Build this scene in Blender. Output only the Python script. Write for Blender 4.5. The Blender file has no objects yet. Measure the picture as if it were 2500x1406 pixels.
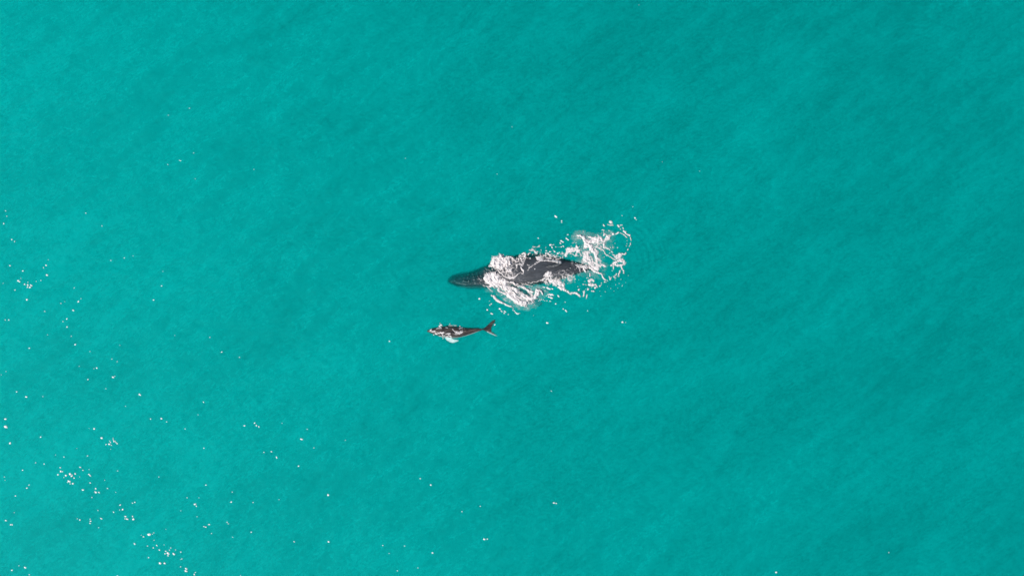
import bpy, bmesh, math
import numpy as np
from mathutils import Vector
from mathutils.bvhtree import BVHTree

S = bpy.context.scene
COL = S.collection
M_PX = 0.036                     # metres of sea per pixel of the 2500 px wide photograph


def P(px, py, z=0.0):
    return ((px - 1250.0) * M_PX, (703.0 - py) * M_PX, z)


# ---------------------------------------------------------------- camera, sky, sun, exposure
cam = bpy.data.objects.new('camera', bpy.data.cameras.new('camera'))
COL.objects.link(cam)
cam.location = (0, 0, 62)
cam.data.sensor_width = 36
cam.data.lens = 36 * 62 / (2500 * M_PX)
cam.data.clip_start = 1
cam.data.clip_end = 4000
S.camera = cam

SUN_EL = math.radians(47)
SUN_AZ = math.atan2(-0.90, -0.44)          # clockwise from +Y: down-left of the picture
sx, sy, sz = math.sin(SUN_AZ) * math.cos(SUN_EL), math.cos(SUN_AZ) * math.cos(SUN_EL), math.sin(SUN_EL)
w = bpy.data.worlds.new('World')
S.world = w
w.use_nodes = True
nt = w.node_tree
sky = nt.nodes.new('ShaderNodeTexSky')
sky.sky_type = 'NISHITA'
sky.sun_disc = False
sky.sun_elevation = SUN_EL
sky.sun_rotation = SUN_AZ
nt.links.new(sky.outputs[0], nt.nodes['Background'].inputs[0])
nt.nodes['Background'].inputs[1].default_value = 0.11
sun = bpy.data.objects.new('sun', bpy.data.lights.new('sun', 'SUN'))
COL.objects.link(sun)
sun.data.energy = 4.2
sun.data.angle = math.radians(0.53)
sun.data.color = (1.0, 0.95, 0.89)
sun.rotation_euler = Vector((sx, sy, sz)).to_track_quat('Z', 'Y').to_euler()
S.view_settings.view_transform = 'Standard'
S.view_settings.look = 'None'
S.view_settings.exposure = -0.28
S.view_settings.gamma = 1
S.view_settings.use_curve_mapping = False
S.render.engine = 'CYCLES'
cy = S.cycles
cy.max_bounces = 14
cy.diffuse_bounces = 3
cy.glossy_bounces = 2
cy.transmission_bounces = 2
cy.volume_bounces = 8
cy.transparent_max_bounces = 12
cy.use_denoising = True
cy.sample_clamp_indirect = 4

# ---------------------------------------------------------------- numpy noise


def _h(ix, iy, seed):
    n = (ix.astype(np.int64) * 374761393 + iy.astype(np.int64) * 668265263 + seed * 974711) & 0xFFFFFFFF
    n = ((n ^ (n >> 13)) * 1274126177) & 0xFFFFFFFF
    n = ((n ^ (n >> 15)) * 2246822519) & 0xFFFFFFFF
    return ((n ^ (n >> 16)) & 0xFFFF) / 65535.0


def vnoise(x, y, seed=0):
    ix, iy = np.floor(x), np.floor(y)
    fx, fy = x - ix, y - iy
    u, v = fx * fx * (3 - 2 * fx), fy * fy * (3 - 2 * fy)
    a, b = _h(ix, iy, seed), _h(ix + 1, iy, seed)
    c, d = _h(ix, iy + 1, seed), _h(ix + 1, iy + 1, seed)
    return (a * (1 - u) + b * u) * (1 - v) + (c * (1 - u) + d * u) * v


def fbm(x, y, seed=0, octs=3):
    s, a, t = 0, 1.0, 0
    for i in range(octs):
        s = s + a * vnoise(x, y, seed + i * 17)
        t += a
        a *= 0.5
        x, y = x * 2.03 + 7.1, y * 2.03 - 3.7
    return s / t


def worley_edge(x, y, seed=0):
    ix, iy = np.floor(x), np.floor(y)
    f1 = np.full(x.shape, 9.0)
    f2 = np.full(x.shape, 9.0)
    for dx in (-1, 0, 1):
        for dy in (-1, 0, 1):
            cx, cyy = ix + dx, iy + dy
            d = np.hypot(cx + _h(cx, cyy, seed) - x, cyy + _h(cx, cyy, seed + 5) - y)
            f2 = np.where(d < f1, f1, np.minimum(f2, d))
            f1 = np.minimum(f1, d)
    return f2 - f1


RINGS = [(1490, 635, 66, 175, 15.0, 1.0, -1.0, 1.2), (1165, 690, 48, 120, 13.0, 0.8, -2.6, -0.9), (1180, 670, 50, 110, 13.0, 0.5, 1.2, 2.7), (1400, 660, 60, 150, 14.0, 0.7, -2.0, -0.6), (1128, 808, 30, 70, 12.0, 0.35, -9, 9)]


def wave(x, y):
    """height of the sea surface: swell, wind ripples, and ripples spreading from the whales"""
    c, s = math.cos(0.66), math.sin(0.66)
    u, v = x * c + y * s, -x * s + y * c
    z = 0.16 * (fbm(u / 7.0, v / 2.8, 3) - 0.5)
    z = z + 0.115 * (fbm(u / 1.7, v / 0.75, 9, 2) - 0.5)
    z = z + 0.045 * (fbm((x * 0.9 - y * 0.4) / 0.8, (x * 0.4 + y * 0.9) / 0.42, 14, 2) - 0.5)
    px, py = x / M_PX + 1250, 703 - y / M_PX
    for cx, cyy, r0, r1, lam, amp, a0, a1 in RINGS:
        r = np.hypot(px - cx, (py - cyy) * 1.15)
        ang = np.arctan2(cyy - py, px - cx)
        env = np.clip((r - r0) / 15, 0, 1) * np.clip((r1 - r) / (r1 - r0), 0, 1) * np.clip((ang - a0) * 3, 0, 1) * np.clip((a1 - ang) * 3, 0, 1)
        z = z + 0.023 * amp * env * np.sin(2 * math.pi * r / lam + 2.5 * vnoise(x / 1.4, y / 1.4, 61))
    return z


# ---------------------------------------------------------------- helpers
def obj(name, me, mat=None, parent=None, **props):
    o = bpy.data.objects.new(name, me)
    COL.objects.link(o)
    if mat is not None:
        me.materials.append(mat)
    if parent is not None:
        o.parent = parent
    for k, v in props.items():
        o[k] = v
    return o


def mesh(name, verts, faces, smooth=True):
    me = bpy.data.meshes.new(name)
    me.from_pydata(verts, [], faces)
    if smooth:
        me.polygons.foreach_set('use_smooth', [True] * len(me.polygons))
    me.update()
    return me


def material(name):
    m = bpy.data.materials.new(name)
    m.use_nodes = True
    t = m.node_tree
    t.nodes.clear()
    return m, t, t.nodes.new('ShaderNodeOutputMaterial')


def ramp(t, src, lo, hi, c0, c1):
    r = t.nodes.new('ShaderNodeValToRGB')
    r.color_ramp.elements[0].position, r.color_ramp.elements[1].position = lo, hi
    r.color_ramp.elements[0].color, r.color_ramp.elements[1].color = c0 + (1,), c1 + (1,)
    t.links.new(src, r.inputs[0])
    return r.outputs[0]


def noise(t, vec, scale, detail=3.0, rough=0.5, rot=None, stretch=None):
    n = t.nodes.new('ShaderNodeTexNoise')
    n.inputs['Scale'].default_value = scale
    n.inputs['Detail'].default_value = detail
    n.inputs['Roughness'].default_value = rough
    if rot is not None or stretch is not None:
        mp = t.nodes.new('ShaderNodeMapping')
        mp.vector_type = 'TEXTURE'
        mp.inputs['Rotation'].default_value = (0, 0, rot or 0)
        mp.inputs['Scale'].default_value = stretch or (1, 1, 1)
        t.links.new(vec, mp.inputs[0])
        vec = mp.outputs[0]
    t.links.new(vec, n.inputs['Vector'])
    return n.outputs['Fac']


def math_node(t, op, a, b):
    n = t.nodes.new('ShaderNodeMath')
    n.operation = op
    for i, v in enumerate((a, b)):
        if isinstance(v, (int, float)):
            n.inputs[i].default_value = v
        else:
            t.links.new(v, n.inputs[i])
    return n.outputs[0]


# ---------------------------------------------------------------- the water: a closed body of scattering, absorbing water
SIG_S = (0.055, 1.20, 1.15)
SIG_A = (1.9, 0.030, 0.051)
wm, t, out = material('sea_water')
sc = t.nodes.new('ShaderNodeVolumeScatter')
k = max(SIG_S)
sc.inputs['Color'].default_value = tuple(v / k for v in SIG_S) + (1,)
sc.inputs['Density'].default_value = k
sc.inputs['Anisotropy'].default_value = 0.62
ab = t.nodes.new('ShaderNodeVolumeAbsorption')
k = max(SIG_A) * 1.02
ab.inputs['Color'].default_value = tuple(1 - v / k for v in SIG_A) + (1,)
ab.inputs['Density'].default_value = k
ad = t.nodes.new('ShaderNodeAddShader')
t.links.new(sc.outputs[0], ad.inputs[0])
t.links.new(ab.outputs[0], ad.inputs[1])
t.links.new(ad.outputs[0], out.inputs['Volume'])


def axis(half, step, far):
    inner = np.arange(-half, half + 1e-6, step)
    o = []
    v, d = half, step
    while v < far:
        d *= 1.6
        v += d
        o.append(v)
    o = np.array(o)
    return np.concatenate([-o[::-1], inner, o])


def sheet(half_x, half_y, step, far, height):
    ax, ay = axis(half_x, step, far), axis(half_y, step, far)
    X, Y = np.meshgrid(ax, ay)
    Z = height(X, Y)
    nx, ny = len(ax), len(ay)
    idx = np.arange(nx * ny).reshape(ny, nx)
    F = np.stack([idx[:-1, :-1], idx[:-1, 1:], idx[1:, 1:], idx[1:, :-1]], -1).reshape(-1, 4)
    return np.stack([X, Y, Z], -1).reshape(-1, 3), F, idx


V, F, idx = sheet(52, 32, 0.4, 1200, lambda x, y: wave(x, y) - 0.05)
rim = np.concatenate([idx[0, :-1], idx[:-1, -1], idx[-1, :0:-1], idx[:0:-1, 0]])
n0 = len(V)
low = V[rim].copy()
low[:, 2] = -9.0
V = np.concatenate([V, low])
k = len(rim)
faces = F.tolist() + [[int(rim[i]), n0 + i, n0 + (i + 1) % k, int(rim[(i + 1) % k])] for i in range(k)]
faces.append([n0 + i for i in range(k - 1, -1, -1)])
obj('water', mesh('water', V.tolist(), faces), wm, kind='structure', label='clear turquoise sea water over the pale bed')


def sstep(a, b, x):
    u = np.clip((x - a) / (b - a), 0, 1)
    return u * u * (3 - 2 * u)


def bed(x, y):
    slope = 4.3 + 0.9 * np.tanh((x - 4) / 26) + 0.25 * np.tanh((y - 6) / 18)
    return -(slope + 0.5 * (fbm(x / 11 + 3, y / 11, 31) - 0.5))


bm_, t, out = material('sea_bed')
bs = t.nodes.new('ShaderNodeBsdfDiffuse')
tc = t.nodes.new('ShaderNodeTexCoord').outputs['Object']
n1 = noise(t, tc, 0.16, 5, 0.62, 0.70, (1.9, 0.8, 1))
n2 = noise(t, tc, 0.55, 6, 0.7, 0.62, (2.2, 1.0, 1))
n3 = noise(t, tc, 3.2, 4, 0.75)
mix = math_node(t, 'ADD', math_node(t, 'MULTIPLY', n1, 0.45), math_node(t, 'ADD', math_node(t, 'MULTIPLY', n2, 0.3), math_node(t, 'MULTIPLY', n3, 0.25)))
t.links.new(ramp(t, mix, 0.33, 0.67, (0.10, 0.20, 0.17), (0.80, 0.74, 0.60)), bs.inputs[0])
t.links.new(bs.outputs[0], out.inputs[0])
V, F, idx = sheet(54, 34, 0.8, 1100, bed)
obj('water_bed', mesh('water_bed', V.tolist(), F.tolist()), bm_, kind='structure', label='pale sand bed far down in the turquoise water')


# ---------------------------------------------------------------- whales
def spline(st, n):
    """stations (rows) -> n rows, cubic through all columns against column 0"""
    st = np.array(st, float)
    x = st[:, 0]
    xs = np.concatenate([[x[0]], x[0] + (x[-1] - x[0]) * (0.5 - 0.5 * np.cos(np.linspace(0, math.pi, n)))[1:-1], [x[-1]]])
    m = np.zeros_like(st)
    d = np.diff(st, axis=0) / np.diff(x)[:, None]
    m[1:-1] = np.where(d[:-1] * d[1:] > 0, 2 * d[:-1] * d[1:] / (d[:-1] + d[1:] + 1e-12), 0)
    m[0], m[-1] = d[0], d[-1]
    i = np.clip(np.searchsorted(x, xs) - 1, 0, len(x) - 2)
    h = (x[i + 1] - x[i])
    u = ((xs - x[i]) / h)[:, None]
    h = h[:, None]
    r = (2 * u**3 - 3 * u**2 + 1) * st[i] + (u**3 - 2 * u**2 + u) * h * m[i] + (-2 * u**3 + 3 * u**2) * st[i + 1] + (u**3 - u**2) * h * m[i + 1]
    r[:, 0] = xs
    return r


def body_loft(st, roll, n=70, ring=40, sharp=None):
    """stations: px, upper edge py, lower edge py, z top, z bottom; roll: px the back's crest lies below the middle"""
    vs, fs = [], []
    rows = spline(st, n)
    for px, yu, yl, zt, zb in rows:
        yc, hy, zc, hz = (yu + yl) / 2, max((yl - yu) / 2, 0.3), (zt + zb) / 2, max((zt - zb) / 2, 0.01)
        for j in range(ring):
            a = 2 * math.pi * j / ring
            c, s = math.cos(a), math.sin(a)
            e = 0.92 if sharp is None else float(np.interp(px, *sharp))
            c2, s2 = math.copysign(abs(c) ** 0.92, c), math.copysign(abs(s) ** e, s)
            vs.append(P(px, yc + hy * c2 + roll * s2 * hy / 38.0 * (1 - abs(c2)), zc + hz * s2))
    for i in range(n - 1):
        for j in range(ring):
            a, b = i * ring + j, i * ring + (j + 1) % ring
            fs.append((a, b, b + ring, a + ring))
    fs.append(tuple(range(ring - 1, -1, -1)))
    fs.append(tuple((n - 1) * ring + j for j in range(ring)))
    return vs, fs


def blade(outline, zf, thick):
    """a fin: outline in photo pixels, z from zf(px, py), lens-shaped: thin at the rim, thick inside"""
    cx = sum(p[0] for p in outline) / len(outline)
    cyy = sum(p[1] for p in outline) / len(outline)
    n = len(outline)
    vs, fs = [], []
    for lev, sgn in ((0.0, 0.35), (0.22, 0.9), (0.6, 1.0)):
        for sg in (1, -1):
            for x, y in outline:
                qx, qy = x + (cx - x) * lev, y + (cyy - y) * lev
                vs.append(P(qx, qy, zf(qx, qy) + sg * sgn * thick / 2))

    def lv(i, top):
        return (i * 2 + (0 if top else 1)) * n
    for j in range(n):
        k2 = (j + 1) % n
        fs.append((lv(0, 1) + j, lv(0, 0) + j, lv(0, 0) + k2, lv(0, 1) + k2))
        for i in (0, 1):
            fs.append((lv(i, 1) + j, lv(i, 1) + k2, lv(i + 1, 1) + k2, lv(i + 1, 1) + j))
            fs.append((lv(i, 0) + k2, lv(i, 0) + j, lv(i + 1, 0) + j, lv(i + 1, 0) + k2))
    fs.append(tuple(lv(2, 1) + j for j in range(n)))
    fs.append(tuple(lv(2, 0) + j for j in range(n - 1, -1, -1)))
    return vs, fs


def knob(px, py, z, r):
    bm = bmesh.new()
    bmesh.ops.create_icosphere(bm, subdivisions=1, radius=r)
    x, y, _ = P(px, py)
    vs = [(v.co.x + x, v.co.y + y, v.co.z + z) for v in bm.verts]
    bm.verts.index_update()
    fs = [tuple(v.index for v in f.verts) for f in bm.faces]
    bm.free()
    return vs, fs


def weld(name, shells, voxel, smooth_n, pigment, mat):
    """grow every shell into ONE continuous skin, then colour it"""
    vs, fs = [], []
    for v, f in shells:
        b = len(vs)
        vs += v
        fs += [tuple(i + b for i in q) for q in f]
    me = mesh(name + '_shells', vs, fs)
    bm = bmesh.new()
    bm.from_mesh(me)
    bmesh.ops.recalc_face_normals(bm, faces=bm.faces)
    bm.to_mesh(me)
    bm.free()
    tmp = bpy.data.objects.new('tmp', me)
    COL.objects.link(tmp)
    rm = tmp.modifiers.new('r', 'REMESH')
    rm.mode = 'VOXEL'
    rm.voxel_size = voxel
    rm.use_smooth_shade = True
    sm = tmp.modifiers.new('s', 'SMOOTH')
    sm.factor = 0.5
    sm.iterations = smooth_n
    dg = bpy.context.evaluated_depsgraph_get()
    out_me = bpy.data.meshes.new_from_object(tmp.evaluated_get(dg))
    bpy.data.objects.remove(tmp)
    bpy.data.meshes.remove(me)
    out_me.name = name
    n = len(out_me.vertices)
    co = np.empty(n * 3, np.float32)
    out_me.vertices.foreach_get('co', co)
    co = co.reshape(-1, 3)
    px, py = co[:, 0] / M_PX + 1250, 703 - co[:, 1] / M_PX
    c = np.ones((n, 4), np.float32)
    c[:, 0] = pigment(px, py, co[:, 2])
    c[:, 1] = c[:, 2] = c[:, 0]
    at = out_me.color_attributes.new('pigment', 'FLOAT_COLOR', 'POINT')
    at.data.foreach_set('color', c.ravel())
    out_me.materials.clear()
    out_me.polygons.foreach_set('use_smooth', [True] * len(out_me.polygons))
    o = obj(name, out_me, mat)
    return o


def skin(name, dark, mid, white, rough):
    m, t, out = material(name)
    b = t.nodes.new('ShaderNodeBsdfPrincipled')
    a = t.nodes.new('ShaderNodeAttribute')
    a.attribute_name = 'pigment'
    tc = t.nodes.new('ShaderNodeTexCoord').outputs['Object']
    n1 = noise(t, tc, 1.3, 5, 0.7, 0.1, (2.6, 1, 1))
    n2 = noise(t, tc, 7, 4, 0.7, 0.12, (5, 1, 1))
    mx = math_node(t, 'ADD', math_node(t, 'MULTIPLY', n1, 0.55), math_node(t, 'MULTIPLY', n2, 0.45))
    base = ramp(t, mx, 0.41, 0.63, dark, mid)
    mixn = t.nodes.new('ShaderNodeMix')
    mixn.data_type = 'RGBA'
    t.links.new(a.outputs['Fac'], mixn.inputs['Factor'])
    t.links.new(base, mixn.inputs['A'])
    mixn.inputs['B'].default_value = white + (1,)
    t.links.new(mixn.outputs['Result'], b.inputs['Base Color'])
    b.inputs['Roughness'].default_value = rough
    b.inputs['Specular IOR Level'].default_value = 0.5
    bp = t.nodes.new('ShaderNodeBump')
    bp.inputs['Strength'].default_value = 0.85
    bp.inputs['Distance'].default_value = 0.07
    t.links.new(noise(t, tc, 4.5, 5, 0.65, 0.1, (2.2, 1, 1)), bp.inputs['Height'])
    t.links.new(bp.outputs[0], b.inputs['Normal'])
    t.links.new(b.outputs[0], out.inputs[0])
    return m


def sstep(a, b, x):
    u = np.clip((x - a) / (b - a), 0, 1)
    return u * u * (3 - 2 * u)


# the mother
ADULT = [(1092, 683.5, 687.0, -0.66, -0.85), (1096, 676.5, 691, -0.54, -1.2), (1104, 670, 696.5, -0.44, -1.5), (1116, 665, 701.5, -0.34, -1.7), (1146, 659.5, 707, -0.20, -1.95),
         (1181, 647.5, 706.5, -0.05, -2.2), (1207, 636, 704, 0.05, -2.3), (1246, 625, 702, 0.24, -2.6), (1276, 619, 699, 0.36, -2.6),
         (1309, 618, 696, 0.42, -2.4), (1341, 622, 690, 0.42, -2.0), (1373, 630, 681, 0.32, -1.6), (1406, 638, 670, 0.16, -1.1),
         (1425, 643.5, 664, 0.0, -0.9), (1440, 647, 660, -0.25, -0.85), (1458, 648, 657, -0.85, -1.25)]


def crest(st, px):
    r = np.array(st)
    return float(np.interp(px, r[:, 0], r[:, 1])), float(np.interp(px, r[:, 0], r[:, 2])), float(np.interp(px, r[:, 0], r[:, 3]))


shells = [body_loft(ADULT, 16, sharp=((1092, 1150, 1215), (1.5, 1.35, 0.92)))]
fl = [(1440, 645), (1456, 633), (1472, 616), (1489, 601), (1496, 600), (1491, 616), (1484, 634), (1478, 648), (1474, 652), (1479, 657), (1487, 670), (1495, 688), (1500, 703), (1492, 702), (1475, 688), (1457, 671), (1440, 660)]
shells.append(blade(fl, lambda x, y: -0.55 - (x - 1440) * 0.030 - abs(y - 652) * 0.010, 0.3))
near = [(1196, 688), (1212, 697), (1232, 707), (1256, 718), (1280, 731), (1300, 742), (1318, 747), (1326, 741), (1318, 730), (1300, 718), (1280, 708), (1258, 699), (1238, 692), (1220, 686)]
shells.append(blade(near, lambda x, y: -0.80 + 0.15 * min(max((x - 1200) / 50, 0), 1), 0.24))
far = [(1200, 652), (1222, 636), (1248, 622), (1268, 616), (1276, 620), (1262, 630), (1240, 644), (1222, 656)]
shells.append(blade(far, lambda x, y: -1.9 - 0.016 * (x - 1200), 0.24))
fin = [(1334, 651), (1345, 648), (1356, 645), (1366, 641.5), (1371, 641), (1369, 645), (1362, 650), (1350, 654)]
shells.append(blade(fin, lambda x, y: 0.40 + 0.006 * (x - 1334), 0.2))
for i in range(16):                      # keel along the head, two rows of tubercles and the splash guard
    px = 1101 + i * 5.4
    yu, yl, zt = crest(ADULT, px)
    yc = (yu + yl) / 2 + 1.5
    if i % 3 != 1:
        shells.append(knob(px + 1.5 * math.sin(i * 2.7), yc + 0.7 * math.sin(i * 5.1), zt - 0.05, 0.085 + 0.02 * math.sin(i * 3.3)))
    if i % 2 == 0:
        for f_, rr in ((0.30, 0.085), (-0.30, 0.085), (0.55, 0.08), (-0.55, 0.08)):
            shells.append(knob(px + 2 * math.sin(i * 4.1 + f_ * 9), yc + (f_ + 0.08 * math.sin(i * 3.7)) * (yl - yu) / 2, zt - 0.03 - abs(f_) ** 2 * (0.62 + 0.1 * i / 15), rr))
for s_ in (-1, 1):
    for i in range(5):
        shells.append(knob(1184 + i * 3, 676 + s_ * (1.5 + i * 1.3), -0.03 + 0.01 * i, 0.12))


def pig_adult(px, py, z):
    flip = sstep(-6, 4, (py - 690) - (px - 1215) * 0.18) * (px > 1195) * (px < 1330) * sstep(-1.15, -0.85, z)
    belly = sstep(-1.7, -2.3, z) * 0.55 * (px < 1380)
    lip = np.exp(-((py - (701.5 + (px - 1150) * 0.03)) / 2.0) ** 2) * (px > 1112) * (px < 1188) * 0.28
    back = 0.05 * sstep(1195, 1260, px) * sstep(-0.3, 0.2, z)
    return np.clip(np.maximum(np.maximum(np.maximum(flip * 0.62, belly), lip), back), 0, 1)


ms = skin('mother_skin', (0.012, 0.016, 0.021), (0.068, 0.075, 0.086), (0.78, 0.80, 0.80), 0.26)
mother = weld('adult_whale', shells, 0.045, 3, pig_adult, ms)
mother['label'] = 'large dark grey whale with its long back awash in white foam, head under water'
mother['category'] = 'whale'
mother['group'] = 'whales at the surface'

# the calf
CALF = [(1042.8, 807.6, 809.4, 0.02, -0.06), (1049, 803.6, 811.8, 0.14, -0.2), (1062, 799.6, 817, 0.26, -0.42), (1078, 796.4, 822, 0.34, -0.62),
        (1098, 795, 825, 0.38, -0.75), (1114, 796.5, 825, 0.38, -0.75), (1130, 798.5, 822, 0.32, -0.66), (1150, 800.5, 816, 0.20, -0.48),
        (1166, 801, 809.8, 0.10, -0.34), (1182, 801.6, 805.4, 0.0, -0.22), (1193, 802, 805.6, -0.06, -0.18)]
shells = [body_loft(CALF, 3, 60, 36)]
fl = [(1181, 801), (1188, 795), (1196, 788), (1203, 781.5), (1207, 780), (1210, 784), (1205, 790.5), (1200.5, 797), (1198, 804), (1200, 810), (1207, 815), (1216, 821), (1208, 820), (1200, 816.5), (1193, 813), (1186, 809), (1181, 806)]
shells.append(blade(fl, lambda x, y: -0.10 - abs(y - 804) * 0.004, 0.10))
pf = [(1083, 820), (1085, 825), (1090, 831), (1098, 836), (1106, 837.6), (1113, 835.5), (1121, 832), (1118.5, 830), (1110, 828.5), (1102, 826), (1099, 820)]
shells.append(blade(pf, lambda x, y: -0.21 + 0.006 * min(max(y - 820, 0), 12), 0.11))
shells.append(blade([(1128, 808), (1134, 806.5), (1139, 805.5), (1141, 806.5), (1137, 809), (1131, 810.5)], lambda x, y: 0.30 + 0.004 * (x - 1128), 0.10))
for i in range(9):
    px = 1049 + i * 3.6
    yu, yl, zt = crest(CALF, px)
    shells.append(knob(px, (yu + yl) / 2 + 0.4, zt - 0.02, 0.04))


def pig_calf(px, py, z):
    low = np.interp(px, [r[0] for r in CALF], [r[2] for r in CALF])
    up = np.interp(px, [r[0] for r in CALF], [r[1] for r in CALF])
    rel = (py - up) / np.maximum(low - up, 1)
    belly = sstep(0.80, 0.93, rel) * sstep(1064, 1080, px) * sstep(1178, 1160, px) * sstep(0.16, 0.0, z)
    belly = np.maximum(belly, sstep(-0.35, -0.6, z) * 0.8 * (px > 1050) * (px < 1170))
    flip = sstep(0.0, 1.6, py - low) * (px > 1080) * (px < 1124)
    rimw = sstep(0.7, -0.1, (821 - 0.44 * (1216 - px)) - py) * (px > 1189) * (py > 808)
    return np.clip(np.maximum(np.maximum(belly, flip), rimw * 0.8), 0, 1)


cs = skin('calf_skin', (0.022, 0.019, 0.019), (0.165, 0.128, 0.106), (0.90, 0.87, 0.84), 0.28)
calf = weld('whale_calf', shells, 0.022, 3, pig_calf, cs)
calf['label'] = 'small dark whale calf with one white flipper, swimming below the big whale'
calf['category'] = 'whale calf'
calf['group'] = 'whales at the surface'

# ---------------------------------------------------------------- the skin of the water: sunlit ripples, open where a whale lies at the surface
def bvh_of(o):
    me = o.data
    return BVHTree.FromPolygons([v.co for v in me.vertices], [tuple(p.vertices) for p in me.polygons])


TREES = [bvh_of(mother), bvh_of(calf)]
V, F, idx = sheet(47, 28, 0.105, 1200, wave)
x, y = V[:, 0], V[:, 1]
top = np.full(len(V), -9.0)
near_whale = (x > -8.0) & (x < 9.5) & (y > -5.2) & (y < 4.6)
for i in np.nonzero(near_whale)[0]:
    for tr in TREES:
        h = tr.ray_cast(Vector((x[i], y[i], 5)), Vector((0, 0, -1)), 12)
        if h[0] is not None:
            top[i] = max(top[i], h[0].z)
covered = top > -0.52
film = 1 - np.where(top > -5, sstep(-1.0, -0.52, top), 0)   # thinner where a flank lies close below
keepf = ~covered[F].all(1)
used, inv = np.unique(F[keepf].ravel(), return_inverse=True)
me = mesh('water_surface', V[used].tolist(), inv.reshape(-1, 4).tolist())
at = me.attributes.new('film', 'FLOAT', 'POINT')
at.data.foreach_set('value', film[used].astype(np.float32))
rm_, t, out = material('rippled_surface')
pb = t.nodes.new('ShaderNodeBsdfPrincipled')
tc = t.nodes.new('ShaderNodeTexCoord').outputs['Object']
n1 = noise(t, tc, 0.11, 6, 0.62, 0.66, (2.0, 0.8, 1))
n2 = noise(t, tc, 0.75, 5, 0.65, 0.62, (2.8, 0.75, 1))
n3 = noise(t, tc, 4.6, 3, 0.7, 0.5, (1.6, 0.8, 1))
mix = math_node(t, 'ADD', math_node(t, 'MULTIPLY', n1, 0.40), math_node(t, 'ADD', math_node(t, 'MULTIPLY', n2, 0.34), math_node(t, 'MULTIPLY', n3, 0.48)))
mix = math_node(t, 'SUBTRACT', mix, 0.11)
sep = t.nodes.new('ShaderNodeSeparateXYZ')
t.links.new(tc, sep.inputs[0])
sheen_ramp = math_node(t, 'TANH', math_node(t, 'ADD', math_node(t, 'MULTIPLY', sep.outputs['X'], -0.022), math_node(t, 'MULTIPLY', sep.outputs['Y'], -0.013)), 0)
mix = math_node(t, 'ADD', mix, math_node(t, 'MULTIPLY', sheen_ramp, 0.105))      # sky and sun sheen painted into the colour, brighter towards the sun
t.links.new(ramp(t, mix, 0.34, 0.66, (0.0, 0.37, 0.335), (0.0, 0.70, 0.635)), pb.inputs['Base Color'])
pb.inputs['Roughness'].default_value = 0.36
pb.inputs['IOR'].default_value = 1.33
pb.inputs['Specular IOR Level'].default_value = 0.04
bp = t.nodes.new('ShaderNodeBump')
bp.inputs['Strength'].default_value = 1.0
bp.inputs['Distance'].default_value = 0.10
t.links.new(noise(t, tc, 2.6, 5, 0.72, 0.6, (1.7, 0.8, 1)), bp.inputs['Height'])
t.links.new(bp.outputs[0], pb.inputs['Normal'])
a = t.nodes.new('ShaderNodeAttribute')
a.attribute_name = 'film'
mxs = t.nodes.new('ShaderNodeMixShader')
t.links.new(math_node(t, 'MULTIPLY', a.outputs['Fac'], 0.46), mxs.inputs[0])
t.links.new(t.nodes.new('ShaderNodeBsdfTransparent').outputs[0], mxs.inputs[1])
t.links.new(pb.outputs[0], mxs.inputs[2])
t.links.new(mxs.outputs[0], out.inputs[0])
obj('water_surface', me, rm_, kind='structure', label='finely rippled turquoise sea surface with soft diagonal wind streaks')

# ---------------------------------------------------------------- foam
fm, t, out = material('foam')
b = t.nodes.new('ShaderNodeBsdfPrincipled')
tc = t.nodes.new('ShaderNodeTexCoord').outputs['Object']
t.links.new(ramp(t, noise(t, tc, 5, 5, 0.7), 0.32, 0.62, (0.84, 0.75, 0.72), (0.97, 0.92, 0.89)), b.inputs['Base Color'])
b.inputs['Roughness'].default_value = 0.45
bp = t.nodes.new('ShaderNodeBump')
bp.inputs['Strength'].default_value = 0.6
bp.inputs['Distance'].default_value = 0.08
t.links.new(noise(t, tc, 9, 4, 0.7), bp.inputs['Height'])
t.links.new(bp.outputs[0], b.inputs['Normal'])
a = t.nodes.new('ShaderNodeAttribute')
a.attribute_name = 'cover'
mxs = t.nodes.new('ShaderNodeMixShader')
t.links.new(a.outputs['Fac'], mxs.inputs[0])
t.links.new(t.nodes.new('ShaderNodeBsdfTransparent').outputs[0], mxs.inputs[1])
t.links.new(b.outputs[0], mxs.inputs[2])
t.links.new(mxs.outputs[0], out.inputs[0])


def ground(x, y):
    """top of water or whale, whichever is higher"""
    z = wave(x, y)
    o = z.copy()
    for i in range(len(x)):
        for tr in TREES:
            h = tr.ray_cast(Vector((x[i], y[i], 5)), Vector((0, 0, -1)), 5.4)
            if h[0] is not None and h[0].z > o[i]:
                o[i] = h[0].z
    return o, z


def clear_of_whale(x, y):
    r = np.ones(len(x))
    for i in range(len(x)):
        if TREES[0].ray_cast(Vector((x[i], y[i], 5)), Vector((0, 0, -1)), 9)[0] is not None:
            r[i] = 0
    return r


FR = {'A': (1180, 610, 120 / 2109), 'B': (1180, 670, 160 / 2250), 'C': (1290, 560, 150 / 2109), 'D': (1400, 530, 160 / 2045),
      'E': (1400, 600, 160 / 1730), 'F': (1040, 770, 100 / 1758), 'H': (1260, 600, 200 / 2009), 'Z': (1060, 500, 540 / 2498), 'S': (0, 0, 1.0)}


def to_world(fr, pts):
    ox, oy, s = FR[fr]
    return [((ox + x * s - 1250) * M_PX, (703 - oy - y * s) * M_PX) for x, y in pts]


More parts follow.
